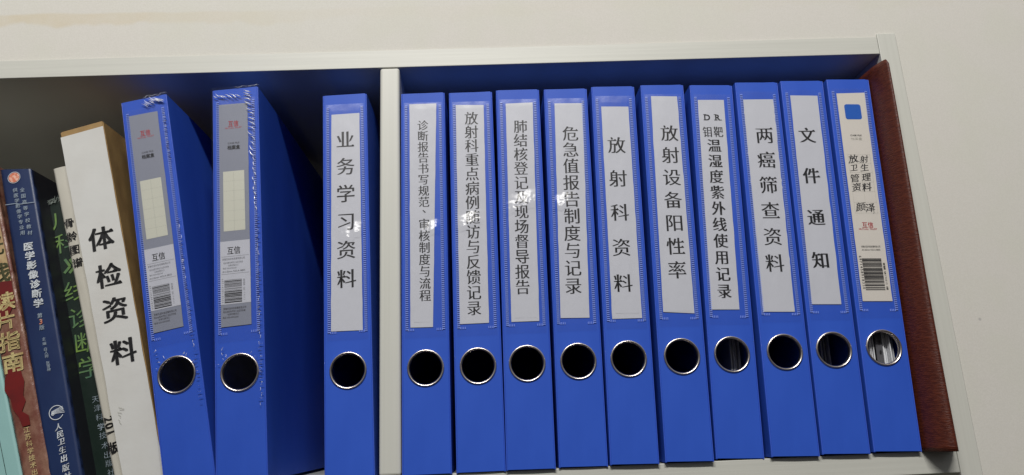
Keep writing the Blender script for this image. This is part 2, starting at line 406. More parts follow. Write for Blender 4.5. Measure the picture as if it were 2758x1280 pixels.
# ------------------------------------------------------------------ ring binder boxes
BW, BH, BD = 37.7, 315., 235.
RC = (18.7, 80.0); RO, RI = 14.7, 12.6
def cover_mesh(seed):
    rnd = random.Random(seed)
    bm = bmesh.new()
    def V(x, y, z): return bm.verts.new((x*MM, y*MM, z*MM))
    # spine: ring of quads between the hole and a square, then strips
    n = 48; sq = 17.2; cx, cz = RC
    def bow(x, z): return 0.35*math.sin(math.pi*x/BW)*-1*(.3+.7*abs(z/BH-.5)*2)   # slightly bowed card
    inner = []; outer = []
    for i in range(n):
        a = 2*math.pi*i/n; c, s = math.cos(a), math.sin(a)
        k = sq/max(abs(c), abs(s)); inner.append((cx+RI*c, cz+RI*s)); outer.append((cx+k*c, cz+k*s))
    e0, e1 = 1.2, BW-1.2
    def F(pts): 
        bm.faces.new([V(x, bow(x, z), z) for x, z in pts])
    for i in range(n):
        j = (i+1) % n
        F([inner[i], outer[i], outer[j], inner[j]])
    F([(cx-sq, cz-sq), (cx-sq, cz+sq), (e0, cz+sq), (e0, cz-sq)]); F([(cx+sq, cz-sq), (e1, cz-sq), (e1, cz+sq), (cx+sq, cz+sq)])
    nx = 8
    for z0_, z1_, nz in ((.6, cz-sq, 4), (cz+sq, BH, 14)):
        for a in range(nx):
            for b in range(nz):
                xa, xb = e0+(e1-e0)*a/nx, e0+(e1-e0)*(a+1)/nx; za, zb = z0_+(z1_-z0_)*b/nz, z0_+(z1_-z0_)*(b+1)/nz
                F([(xa, za), (xb, za), (xb, zb), (xa, zb)])
    # hinge folds at both edges and the two side covers (with a thickness)
    for side in (0, 1):
        def X(t): return t if side == 0 else BW-t
        prof = [(1.2, -.05), (.85, .25), (.55, -.05), (.15, .12), (0, .6), (0, 6), (0, 60), (0, BD), (.9, BD), (.9, 60), (.9, 2), (1.6, .9)]
        bulge = rnd.uniform(.2, .8)
        prof = [(x-(bulge*math.sin(min(1, y/BD)*math.pi) if y > 1 else 0), y) for x, y in prof]
        zs = [.0, .8, 60, 120, 180, 240, BH-.6, BH]
        rows = [[V(X(x), y, z) for x, y in prof] for z in zs]
        for r in range(len(zs)-1):
            for k in range(len(prof)-1):
                bm.faces.new([rows[r][k], rows[r][k+1], rows[r+1][k+1], rows[r+1][k]])
        bm.faces.new(rows[0]); bm.faces.new(rows[-1])
    bmesh.ops.remove_doubles(bm, verts=bm.verts, dist=.00002)
    bmesh.ops.recalc_face_normals(bm, faces=bm.faces)
    return from_bm(bm)
def tray_mesh(seed):
    rnd = random.Random(seed+50); j = rnd.uniform(-.6, .9)
    x0, x1, y0, y1, z0, z1 = 1.6, BW-1.8, 1.5, BD-3, .3, BH+.6
    top = [(x0+.4, y0+.3, z1+j*.6), (x1, y0+.5, z1+.9), (x1, y1, z1), (x0+.4, y1, z1)]
    v = [(x0, y0, z0), (x1, y0, z0), (x1, y1, z0), (x0, y1, z0)]+top
    f = [(0, 3, 2, 1), (4, 5, 6, 7), (1, 2, 6, 5), (0, 4, 7, 3), (2, 3, 7, 6)]   # the side behind the spine is open
    # short folded lips behind the spine
    v += [(x0, y0, BH-26), (x1, y0, BH-26)]; f.append((4, 8, 9, 5))
    return mesh([(a*MM, b*MM, c*MM) for a, b, c in v], f)
def ring_mesh():
    prof = [(RI-.1, 2.2), (RI-.1, .2), (RI+.15, -.6), (RI+.7, -1.25), (RI+1.3, -1.35), (RI+1.8, -1.0), (RO-.1, -.35), (RO, .1), (RO-.3, .3)]
    n = 72; vs = []; fs = []
    for i in range(n):
        a = 2*math.pi*i/n
        for r, y in prof: vs.append(((RC[0]+r*math.cos(a))*MM, y*MM, (RC[1]+r*math.sin(a))*MM))
    k = len(prof)
    for i in range(n):
        for j in range(k-1): fs.append((i*k+j, ((i+1) % n)*k+j, ((i+1) % n)*k+j+1, i*k+j+1))
    return mesh(vs, fs, True)
RING = ring_mesh()
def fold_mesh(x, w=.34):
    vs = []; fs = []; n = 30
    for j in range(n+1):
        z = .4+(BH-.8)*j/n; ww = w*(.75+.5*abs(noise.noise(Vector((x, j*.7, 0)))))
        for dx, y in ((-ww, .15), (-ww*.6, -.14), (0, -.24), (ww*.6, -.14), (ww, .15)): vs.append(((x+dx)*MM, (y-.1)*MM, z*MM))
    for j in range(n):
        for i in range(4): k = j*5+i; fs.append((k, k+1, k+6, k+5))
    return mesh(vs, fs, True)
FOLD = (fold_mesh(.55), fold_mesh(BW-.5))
def ladder_mesh(rows, v0, v1, seed):
    """raised heat-weld rungs either side of the label pocket, with the short feet at the bottom"""
    rnd = random.Random(seed); vs = []; fs = []
    def bar(x0, x1, z0, z1, y):
        k = len(vs); d = .28
        vs.extend([(x0, y, z0), (x1, y, z0), (x1, y, z1), (x0, y, z1), (x0+.15, y-d, z0+.12), (x1-.15, y-d, z0+.12), (x1-.15, y-d, z1-.12), (x0+.15, y-d, z1-.12)])
        fs.extend([(k+4, k+5, k+6, k+7), (k, k+1, k+5, k+4), (k+1, k+2, k+6, k+5), (k+2, k+3, k+7, k+6), (k+3, k, k+4, k+7)])
    for x in rows:
        z = v0
        while z < v1:
            bar(x-1.15, x+1.15, z, z+.85, -.5); z += 1.62
        bar(x-1.25, x-.95, v0, v1, -.45)
        for k in range(4):
            s = 1 if x < BW/2 else -1
            bar(x+s*(1.2+k*1.35)-.32, x+s*(1.2+k*1.35)+.32, v0-.8, v0+1.1, -.45)
    return mesh([(a*MM, b*MM, c*MM) for a, b, c in vs], fs)
def film_mesh(u0, u1, v0, v1, seed, amp=.22, glare=None):
    nx, nz = 34, 220; vs = []; fs = []; off = Vector((seed*7.3, seed*3.1, 0))
    for j in range(nz+1):
        for i in range(nx+1):
            u = u0+(u1-u0)*i/nx; v = v0+(v1-v0)*j/nz
            e = min(1, min(i, nx-i)/5, min(j, nz-j)/7)
            y = amp*noise.noise(Vector((u*.10, v*.022, 0))+off)
            if glare:
                gu, gv, gr, ga = glare
                du = u-gu+noise.noise(Vector((v*.3, 1, 2))+off)*2; dv = v-gv-.25*du+noise.noise(Vector((u*.35, 3, 2))+off)*3
                tent = max(0, 1-dv/gr) if dv > 0 else max(0, 1+dv/3)
                y += -.235*gr*ga*tent*math.exp(-(du/gr)**2*1.3)*(1+.22*noise.noise(Vector((u*.45, v*.45, 9))+off)) + .11*tent*math.exp(-(du/gr)**2)*noise.noise(Vector((u*1.1, v*1.1, 3))+off)
            vs.append((u*MM, (-.98-.28*e+e*y)*MM, v*MM))
    for j in range(nz):
        for i in range(nx): k = j*(nx+1)+i; fs.append((k, k+1, k+nx+2, k+nx+1))
    return mesh(vs, fs, True)
def sheet_mesh(q, seed, y=-.62, torn=False):
    """label sheet with slightly uneven edges and a gentle wave: q = TL, TR, BR, BL in mm"""
    rnd = random.Random(seed); nx, nz = 6, 60; vs = []; fs = []
    for j in range(nz+1):
        t = j/nz
        l = Vector(q[3]).lerp(Vector(q[0]), t); r = Vector(q[2]).lerp(Vector(q[1]), t)
        jl = (noise.noise(Vector((seed, j*.21, 0)))*.35); jr = (noise.noise(Vector((seed+9, j*.21, 0)))*.35)
        if torn: jl += noise.noise(Vector((seed, j*.9, 4)))*.9; jr += noise.noise(Vector((seed+3, j*.9, 4)))*.7
        for i in range(nx+1):
            s = i/nx; p = l.lerp(r, s); p.x += jl*(1-s)+jr*s
            vs.append((p.x*MM, (y-.06*math.sin(s*math.pi)-.10*noise.noise(Vector((p.x*.06, p.y*.05, seed))))*MM, p.y*MM))
    for j in range(nz):
        for i in range(nx): k = j*(nx+1)+i; fs.append((k, k+1, k+nx+2, k+nx+1))
    k = len(vs); vs += [(q[i][0]*MM, -.45*MM, q[i][1]*MM) for i in range(4)]; fs.append((k, k+1, k+2, k+3))
    return mesh(vs, fs, True)

SHEET_Y = -.80
GROUP = 'blue ring file boxes on the shelf'
def file_box(idx, x, y, lean, label, quad, pocket=(4.3, 33.4, 110.5), glare=None, torn=False, sheet='paper'):
    z = ZS+max(0, -math.sin(lean)*-1*0)*0
    low = min(0, BW*MM*math.sin(lean))
    r = root('file_box', label, 'file box', (x, y, ZS-low if lean < 0 else ZS), -lean, GROUP)
    if lean < 0: r.location.z = ZS-low-.0002
    link('cover', cover_mesh(idx), 'blue', r)
    link('inner_tray', tray_mesh(idx), 'blue', r)
    link('fold_line', FOLD[0], 'fold_highlight', r); link('fold_line', FOLD[1], 'fold_highlight', r)  # edge strips carry the lit highlight in their colour
    link('finger_ring', RING, 'chrome', r)
    link('weld_seam', ladder_mesh(pocket[:2], pocket[2]-.5, 303, idx), 'weld', r, kind='stuff')
    s = link('label_sheet', sheet_mesh(quad, idx*3.7+1, torn=torn), sheet, r)
    link('pocket_film', film_mesh(pocket[0]-1.6, pocket[1]+1.6, pocket[2]-7, 306, idx*1.7+2, glare=glare), 'film', r)
    return r, s
def text(s, segs, mt='ink', y=SHEET_Y, name='lettering'):
    p = Print()
    for txt, a, b, w, h, st in segs: p.column(txt, a, b, w, h, 0, st)
    return p.build(name, mt, s, y)

R_ = [  # x, y, lean, label, sheet quad, glare (u, v, radius, height), torn
 (.0177, -.0026, -.0026, 'blue file box right beside the divider, with the small-print label of sixteen characters', [(7.3, 304.8), (30.3, 305), (24.9, 111.9), (7.1, 112.1)], (25, 190, 10, .95), 0,
   [('诊断报告书写规范', (18.5, 284.9), (18.7, 216.3), 9.5, 10, 'song'), ('、', (21.6, 210.8), (21.6, 210.8), 9, 9.5, 'song'), ('审核制度与流程', (18.8, 197.1), (18.9, 137.5), 9.5, 10.2, 'song')]),
 (.0587, -.0017, -.0031, 'blue file box second right of the divider, its label packed with fourteen characters', [(5.8, 303.4), (29.8, 302.6), (28.4, 113.6), (5.1, 113.4)], (14, 194, 11, 1.0), 0,
   [('放射科重点病例随访与反馈记录', (18.9, 290.5), (16.9, 126), 12.1, 12.9, 'song')]),
 (.0966, -.0032, -.0127, 'blue file box third from the divider, its label of twelve characters on tuberculosis registration', [(8.3, 302.2), (31.5, 302.9), (29.6, 113.2), (7.3, 113)], (20, 208, 14, .95), 0,
   [('肺结核登记及现场督导报告', (20.2, 280.7), (17.2, 141), 12.2, 12.9, 'song')]),
 (.1367, -.0021, -.0182, 'blue file box fourth from the divider, its label of ten characters on critical value reports', [(8.8, 301.4), (33.1, 301.4), (29.3, 114.3), (6.1, 114.5)], (11, 208, 11, .97), 0,
   [('危急值报告制度与记录', (21.2, 273.1), (17.5, 140.6), 14.2, 14.6, 'song')]),
 (.1758, -.0038, -.0254, 'blue file box fifth from the divider, with five widely spaced characters on its label', [(7.8, 296.2), (31.3, 296), (31.4, 112.1), (7.5, 111.7)], None, 0,
   [('放射科资料', (19, 260.3), (17.8, 140.7), 15.9, 16, 'song')]),
 (.2179, -.0042, -.0288, 'blue file box sixth from the divider, with seven large characters starting below its label top', [(8.5, 304.4), (31.3, 304), (31.4, 114.1), (6.2, 115.5)], None, 0,
   [('放射设备阳性率', (22, 269.6), (19.9, 149.8), 15.7, 15.8, 'song')]),
 (.2581, -.0006, -.0418, 'blue file box whose label begins with the Latin letters D R in bold type', [(6.2, 300.8), (29.2, 301), (27.7, 116.1), (4.7, 116)], None, 0,
   [('温湿度紫外线使用记录', (17.5, 258.1), (16.3, 131.3), 12.2, 13, 'songbold'), ('钼', (12.6, 270.7), (12.6, 270.7), 8.6, 10.6, 'song'), ('靶', (22, 270.8), (22, 270.8), 8.6, 10.6, 'song')]),
 (.3002, -.0037, -.0333, 'blue file box with the torn-edged creased label, third from the brown leather folder', [(5.6, 298.5), (32.1, 298.9), (30.3, 112.1), (4.6, 112.3)], None, 1,
   [('两癌筛查资料', (20.9, 265.1), (18.1, 152.4), 16, 16.2, 'song')]),
 (.3397, -.0040, -.0358, 'blue file box with only four large characters, widely spaced, on its white label', [(7.2, 301), (31.2, 300.8), (29.1, 116.6), (5.1, 116.7)], None, 0,
   [('文件通知', (17.7, 263.5), (16.5, 153.2), 15, 15.2, 'songbold')]),
]
boxes = []
for i, (x, y, ln, lab, quad, gl, torn, segs) in enumerate(R_):
    r, s = file_box(i, x, y, ln, lab, quad, glare=gl, torn=torn)
    t = text(s, segs)
    boxes.append(r)
    if i == 6:
        p = Print(); p.char('D', 13.2, 284.4, 7.6, 7.6, 0, 'heavy'); p.char('R', 22.4, 284.4, 7.6, 7.6, 0, 'heavy')
        for u in (11.1, 20.3): p.rect(u-1.1, 281.6, u+1.9, 282.2); p.rect(u-1.1, 286.7, u+1.2, 287.3)
        p.rect(24.0, 281.6, 26.0, 282.2)
        p.build('lettering', 'ink', s, SHEET_Y)
    if i in (0, 2, 4, 5):   # spare paper patch showing at the foot of the sheet
        q = Print(); q.rect(quad[3][0]+2.8, 116, quad[2][0]-2.2, 128); q.build('inner_slip', 'paper', s, -.74)

# left of the divider
L3, s3 = file_box(20, -.0402, -.003, .027, 'blue file box without wrapping standing just left of the divider', [(7.5, 296.8), (31.2, 297.2), (30.7, 110.7), (5.8, 111.3)], glare=(24, 188, 11, 1.0))
text(s3, [('业务学习资料', (18.9, 273.3), (18.5, 153.1), 16, 16.4, 'fang')])

def barcode(p, u0, u1, v0, v1, seed):
    rnd = random.Random(seed); v = v0
    while v < v1-.5:
        w = rnd.choice((.28, .28, .5, .75, .95)); p.rect(u0, v, u1, min(v+w, v1)); v += w+rnd.choice((.3, .3, .45, .7))
def wrapped(idx, x, y, lean, label):
    r, s = file_box(idx, x, y, lean, label, [(5.2, 301.3), (28.7, 301), (28.2, 115.6), (5.2, 115.4)], sheet='grey')
    q = Print(); q.rect(8.2, 191.5, 25.1, 241.8); wp = q.build('writing_panel', 'cream_box', s, SHEET_Y)
    q = Print()
    for k in range(1, 6): 
        v = 191.5+50.3*k/6
        for d in range(10): q.rect(8.8+d*1.65, v-.1, 9.7+d*1.65, v+.12)
    for d in range(29): q.rect(16.5, 192+d*1.7, 16.75, 193+d*1.7)
    q.build('guide_lines', 'line', s, SHEET_Y-.03)
    q = Print(); q.rect(5.3, 132.8, 28.3, 183.2); q.build('white_panel', 'paper', s, SHEET_Y)
    q = Print(); q.line('互信', 17, 283.4, 8.6, 5.6, 0, 'bold'); q.line('MUTUAL TRUST', 17, 279.7, 13.5, 1.9, 0, 'sans'); q.build('logo_lettering', 'red_ink', s, SHEET_Y)
    q = Print(); q.line('CASE FILE', 17, 266.2, 9.4, 2.0, 0, 'sans'); q.line('档案盒', 17, 262.4, 10.2, 4.0, 0, 'bold'); q.build('lettering', 'ink', s, SHEET_Y-.04); q = Print()
    q.line('互信', 15.8, 175.4, 10.6, 6.6, 0, 'bold')
    q.line('A4-35mm NO:A-8835', 15.6, 158.7, 17.6, 2.1, 0, 'sans')
    q.build('lettering', 'ink', s, SHEET_Y-.04)
    q = Print(); barcode(q, 8.2, 21.6, 133.8, 152.4, 5); q.build('barcode', 'ink', s, SHEET_Y-.04)
    q = Print()
    q.line('安徽优品科技发展有限公司', 15.6, 168.6, 17.6, 1.9); q.line('地址合肥市庐阳工业区河东路', 15.2, 165.6, 15.2, 1.7); q.line('与阜阳路交口', 15.2, 163.4, 8, 1.6)
    q.line('电话 0551-65322268', 12.4, 161.3, 10.5, 1.6)
    q.rect(6.2, 170.6, 27.5, 170.8); q.rect(6.2, 156.6, 27.5, 156.8)
    q.line('安徽优品科技发展有限公司', 15.9, 129.4, 17.5, 2.0); q.line('地址合肥市庐阳工业区河东路', 15.4, 127.0, 17, 1.8); q.line('与阜阳路交口', 14.6, 124.9, 9, 1.7); q.line('电话 0551-65322268', 12.6, 122.6, 12, 1.7)
    for k, ch in enumerate('6971458918350'): q.char(ch, 6.9, 152.6-k*1.5, 1.9, 2.0, -math.pi/2, 'sans')
    for k, ch in enumerate('执行标准 QB/T4512'): 
        if ch != ' ': q.char(ch, 23.4, 151-k*1.3, 1.5, 1.6, -math.pi/2, 'sans')
    q.build('small_print', 'ink_grey', s, SHEET_Y-.04)
    # clear shrink film over the spine, with creases, their glints painted white, down the right edge and over the top
    rnd = random.Random(idx)
    wf = film_mesh(-.6, BW+.6, 1, BH+1.5, idx*2.1, amp=.5)
    for v in wf.vertices: v.co.y -= .0007
    w = link('shrink_wrap', wf, 'wrap', r)
    vs = []; fs = []
    def shard(u, v, l, a, wd, y=-2.4):
        n = 5; wd *= 1.5; ca, sa = math.cos(a), math.sin(a); bend = rnd.uniform(-.18, .18)*min(l, 6)
        for k in range(n+1):
            t = k/n; px, pz = (t-.5)*l, bend*math.sin(math.pi*t); ww = wd*math.sin(math.pi*min(.97, max(.08, t)))
            cx_, cz_ = u+px*ca-pz*sa, v+px*sa+pz*ca
            nx, nz = -sa, ca
            b = len(vs)
            vs.extend([(cx_+nx*ww, y+.35, cz_+nz*ww), (cx_, y-.15-ww*.6, cz_), (cx_-nx*ww, y+.35, cz_-nz*ww)])
            if k: fs.extend([(b-3, b, b+1, b-2), (b-2, b+1, b+2, b-1)])
    if idx == 22:
        for k in range(9): shard(3.5+k*2.3, BH-5.5-k*.25-rnd.uniform(0, 1.5), rnd.uniform(4, 7.5), -.62-rnd.uniform(-.08, .12), rnd.uniform(.16, .26))
        for k in range(5): shard(29+rnd.uniform(-.6, 1.6), BH-4-k*2.6, rnd.uniform(5.5, 8), -.42+rnd.uniform(-.06, .06), rnd.uniform(.22, .34))
        for k in range(11): shard(31.5+k*.1+rnd.uniform(-.8, .8), 299-k*4.4, rnd.uniform(5, 8), -.38-k*.06+rnd.uniform(-.08, .08), rnd.uniform(.16, .32))
        for k in range(11): shard(33.4+rnd.uniform(-.8, .8), 250-k*4.2, rnd.uniform(2.6, 4.2), -1.1-rnd.uniform(0, .4), rnd.uniform(.14, .26))
        tick = 60
    else:
        for k in range(13): shard(20+k*1.2+rnd.uniform(-.5, .5), BH-2.5-abs(k-7)*.5-rnd.uniform(0, 2.5), rnd.uniform(4, 8.5), -.72+rnd.uniform(-.12, .12), rnd.uniform(.16, .32))
        for k in range(12): shard(34.6+rnd.uniform(-.8, .8), 297-k*3.8, rnd.uniform(1.8, 3.6), -.25+rnd.uniform(-.2, .2), rnd.uniform(.10, .22))
        tick = 40
    for k in range(tick):    # short cross ticks where the film is drawn round the edge
        v = 205-(k+rnd.random())*150/tick*(1 if idx == 22 else 1.0)
        shard(BW-rnd.uniform(2.2, 3.6), v, rnd.uniform(1.5, 3.4), rnd.choice((.03, -.06, .1, 1.45)), rnd.uniform(.05, .13 if v > 110 else .08))
    for k in range(12):      # radiating from the ring
        a = rnd.uniform(-.1, 1.1) if k < 8 else rnd.uniform(2.0, 2.7); rad = RO+rnd.uniform(.8, 2.4)
        shard(RC[0]+rad*math.cos(a), RC[1]+rad*math.sin(a), rnd.uniform(.9, 2.6), a+rnd.uniform(-.2, .2), rnd.uniform(.04, .08))
    for k in range(4): shard(5+rnd.uniform(-1, 2), 97+rnd.uniform(-3, 5), rnd.uniform(1.2, 3), rnd.uniform(0, 3), .06)
    for k in range(7):       # gathered ridge over the top corner
        t = k/6; shard(20+t*(BW-21), BH+.9+rnd.uniform(-.4, .5), rnd.uniform(3, 5), rnd.uniform(-.15, .2), rnd.uniform(.12, .22), y=-1.0)
    link('film_crease_glints', mesh([(a*MM, b*MM, c*MM) for a, b, c in vs], fs, True), 'crease', w, kind='stuff')
    return r
wrapped(21, -.1550, -.012, .19, 'shrink-wrapped blue file box leaning hard on its neighbour, beside the white kraft box')
wrapped(22, -.1147, -.020, .068, 'shrink-wrapped blue file box, taller and nearly upright, second left of the divider')

# tenth box on the right, printed label filled in by hand
r10, s10 = file_box(9, .3800, -.0042, -.0384, 'blue file box beside the brown leather folder, with printed label, blue square and handwriting',
                    [(7.1, 301.4), (31.9, 302.3), (30.8, 117.5), (6.4, 117.5)], sheet='paper_cream')
q = Print(); c = []
for cx_, cy_, a0 in ((24.6, 289, 0), (14.5, 289, 1), (14.5, 279, 2), (24.6, 279, 3)):
    for k in range(6): a = math.pi/2*(a0+k/5); c.append((cx_+2.1*math.cos(a), cy_+2.1*math.sin(a)))
q.quad(c); q.build('printed_square', 'blue_ink', s10, SHEET_Y)
q = Print(); q.line('CASE FILE', 19.3, 262.0, 9.8, 2.0, 0, 'bold'); q.line('安徽优品科技发展有限公司', 19, 163.1, 16, 1.9, 0, 'sans'); q.line('A4-35mm NO:A-8835', 18.8, 160.4, 15.6, 1.9, 0, 'sans')
q.build('lettering', 'ink', s10, SHEET_Y); q = Print(); barcode(q, 10.1, 26.2, 126.5, 153.6, 11); q.build('barcode', 'ink', s10, SHEET_Y); q = Print()
for k, ch in enumerate('6971458918350'): q.char(ch, 9.0, 154.6-k*2.2, 3.0, 2.9, -math.pi/2, 'sans')
for k, ch in enumerate('执行标准 QB/T4512 合格'):
    if ch != ' ': q.char(ch, 28.0, 148.5-k*1.4, 1.9, 1.9, -math.pi/2, 'bold')
q.build('lettering', 'ink', s10, SHEET_Y)
q = Print(); q.line('档案盒', 19.4, 258.8, 10, 2.8, 0, 'thin')
for u in (9.8, 19.4, 29):
    for d in range(36): q.rect(u-.08, 192+d*1.45, u+.08, 192.9+d*1.45)
for v in (244.2, 236.2, 228, 219.5, 211, 201.5, 192):
    for d in range(13): q.rect(9.9+d*1.5, v-.08, 10.9+d*1.5, v+.08)
q.build('guide_lines', 'line', s10, SHEET_Y)
q = Print()
for ch, u, v, k in (('放', 14.2, 240.5, 8.6), ('射', 23.6, 240.2, 7.6), ('卫', 13.7, 232.4, 7), ('生', 22.9, 232.5, 7.6), ('管', 13.4, 223, 8.4), ('理', 23.3, 223.9, 8.2), ('资', 13.8, 215, 8.4), ('料', 22.6, 215, 8.6), ('颜', 15.2, 197.6, 8.8), ('泽', 23, 196.8, 8.8)):
    q.char(ch, u, v, k, k*.92, .12, 'pen', .22)
q.stroke([(11, 241), (13.5, 241.8), (18.6, 237.8), (20.6, 237.4)], .35); q.stroke([(25.5, 200), (25.7, 192.4), (25.2, 191.3)], .4)
q.build('handwriting', 'ink', s10, SHEET_Y)
q = Print(); q.line('互信', 18.8, 181.7, 9.8, 5.4, 0, 'bold'); q.line('MUTUAL TRUST', 18.7, 178.1, 15.4, 1.9, 0, 'bold'); q.build('logo_lettering', 'red_ink', s10, SHEET_Y)

# papers seen through the rings on the right
def papers(r, u0, u1, y0, lean_, n, mt='docs'):
    bm = bmesh.new()
    for k in range(n):
        a = u0+(u1-u0)*k/n; t = (u1-u0)/n*.55; yy = y0+random.uniform(0, 7)
        g = bmesh.ops.create_cube(bm, size=1)
        for v in g['verts']:
            z = 20+(v.co.z+.5)*270
            v.co = Vector(((a+t/2+v.co.x*t+lean_*(z-80)/60*(k/n))*MM, (yy+(v.co.y+.5)*200)*MM, z*MM))
    link('document_stack', from_bm(bm), mt, r)
papers(r10, 6.5, 17, 7, 0, 7); papers(r10, 22, 33, 5, -1.5, 8)
q = Print(); q.quad([(17, 60), (22.6, 60), (22.2, 100), (17.2, 100)]); q.build('divider_card', 'ink_grey', r10, 9)
q = Print(); q.disc(20.3, 85.5, .9, ry=1.5); q.disc(20.2, 77.5, .8, ry=1.4); q.build('punched_holes', 'ink', r10, 8)
for b_, u0, u1, yy, n in ((boxes[6], 25, 34, 22, 4), (boxes[7], 12, 22, 45, 4), (boxes[8], 20, 31, 30, 5), (boxes[4], 8, 16, 60, 2)): papers(b_, u0, u1, yy, -1, n)

# ------------------------------------------------------------------ books and the kraft box on the left
def prism(q, y0, y1, bev=.0008, side=1.0):
    """q = TL, TR, BR, BL of the front face (mm, x and z)"""
    bm = bmesh.new(); f = [bm.verts.new((p[0]*MM, y0*MM, p[1]*MM)) for p in q]; b = [bm.verts.new((p[0]*MM, y1*MM, p[1]*MM)) for p in q]
    bm.faces.new(f); bm.faces.new(b[::-1])
    for i in range(4): j = (i+1) % 4; bm.faces.new([f[j], f[i], b[i], b[j]])
    bmesh.ops.recalc_face_normals(bm, faces=bm.faces)
    if bev: bmesh.ops.bevel(bm, geom=[e for e in bm.edges], offset=bev, segments=2, affect='EDGES')
    return from_bm(bm)
def rel(q, o): return [(p[0]-o[0], p[1]-o[1]) for p in q]
def spine_mesh(q, y, bow, nz=60, nx=10, y_edge=None, wob=.25, seed=0):
    """curved book spine over the front face q"""
    vs = []; fs = []
    for j in range(nz+1):
        t = j/nz; l = Vector(q[3]).lerp(Vector(q[0]), t); r = Vector(q[2]).lerp(Vector(q[1]), t)
        for i in range(nx+1):
            s = i/nx; p = l.lerp(r, s)
            d = bow*(1-(2*s-1)**2)+wob*noise.noise(Vector((s*3, t*22, seed)))
            vs.append((p.x*MM, (y-d)*MM, p.y*MM))
    for j in range(nz):
        for i in range(nx): k = j*(nx+1)+i; fs.append((k, k+1, k+nx+2, k+nx+1))
    # returns to the sides
    n0 = len(vs)
    for j in range(nz+1):
        for i in (0, nx): x, yy, z = vs[j*(nx+1)+i]; vs.append((x, yy+.004, z))
    for j in range(nz):
        a = j*(nx+1); fs.append((a, a+nx+1, n0+2*(j+1), n0+2*j)); fs.append((a+nx, a+2*nx+1, n0+2*(j+1)+1, n0+2*j+1))
    return mesh(vs, fs, True)
def P(q, o, s, t):
    l = Vector(q[3]).lerp(Vector(q[0]), t); r = Vector(q[2]).lerp(Vector(q[1]), t); return l.lerp(r, s)

# kraft box with white paper spine
KO = (-187.2, 0); KQ = [(-267.6, 288.9), (-233.4, 298.4), (-158.6, 8.6), (-187.2, 0)]
kr = root('archive_box', 'brown kraft archive box with white paper pasted on its spine, beside the wrapped boxes', 'archive box', (KO[0]*MM, 0, ZS))
kq = rel(KQ, KO)
link('box_body', prism(kq, -3, 215), 'kraft', kr)
# paper pasted on the spine, a few millimetres short of the top, wrinkled
def rag(q, y, seed, amp=.35, nz=70, nx=12, cut_top=.018):
    vs = []; fs = []
    for j in range(nz+1):
        t = j/nz*(1-cut_top); l = Vector(q[3]).lerp(Vector(q[0]), t); r = Vector(q[2]).lerp(Vector(q[1]), t)
        for i in range(nx+1):
            s = i/nx; p = l.lerp(r, s)
            if i == nx: p.x += -.35+noise.noise(Vector((t*14, seed, 0)))*.55
            if i == 0: p.x += noise.noise(Vector((t*12, seed, 7)))*.5-.2
            d = .25+amp*(.5+.5*noise.noise(Vector((s*2.2, t*30, seed))))*(1 if t > .55 else .5)
            vs.append((p.x*MM, (y-d)*MM, p.y*MM))
    for j in range(nz):
        for i in range(nx): k = j*(nx+1)+i; fs.append((k, k+1, k+nx+2, k+nx+1))
    return mesh(vs, fs, True)
kp = link('pasted_paper', rag(kq, -3, 4, .28), 'white_pap', kr)
q = Print()
for ch, u, v in (('体', -223.8, 194.6), ('检', -214.9, 163.8), ('资', -207.3, 136.2), ('料', -197.9, 102.8)):
    q.char(ch, u-KO[0], v, 20.6, 21, .20, 'songbold')
q.build('lettering', 'ink', kp, -4.0)
q = Print()
for k in range(7): q.stroke([(-196.5-KO[0]+random.uniform(-2, 2), 60-k*1.8), (-194.5-KO[0]+random.uniform(-1, 1.5), 59-k*1.8+random.uniform(-1, 1))], .25)
q.build('pencil_scribble', 'line', kp, -4.0)

def book(name, label, cat, Q, O, y0, y1, cover, bow, side='navy_side', seed=0, wob=.25):
    r = root(name, label, cat, (O[0]*MM, 0, ZS)); q = rel(Q, O)
    ins = [(q[0][0]+.6, q[0][1]-1.6), (q[1][0]-.6, q[1][1]-1.6), (q[2][0]-.6, q[2][1]+1), (q[3][0]+.6, q[3][1]+1)]
    link('page_block', prism(ins, y0+3, y1-3, 0), 'pages', r)
    sp = link('spine', spine_mesh(q, y0, bow, seed=seed, wob=wob), cover, r)
    for a, b, sg in ((0, 3, 1), (1, 2, -1)):
        t = .8*sg
        cq = [(q[a][0], q[a][1]), (q[a][0]+t, q[a][1]), (q[b][0]+t, q[b][1]), (q[b][0], q[b][1])]
        link('book_cover', prism(cq, y0+.6, y1, 0), side, r)
    return r, sp, q

# mint plastic folder, cut by the frame
MQ = [(-372, 262), (-345.5, 262), (-260.6, .5), (-284, 0)]
mr, ms, _ = book('plastic_folder', 'pale mint plastic folder at the far left, showing only in the lower left corner', 'folder', MQ, (-284, 0), -2, 190, 'mint', .3, 'mint', 3)
q = Print(); q.stroke([(-284.5+284, 39.9), (-275.7+284, 13.2), (-272+284, 1)], .35); q.build('fold_line', 'green', ms, -2.7)

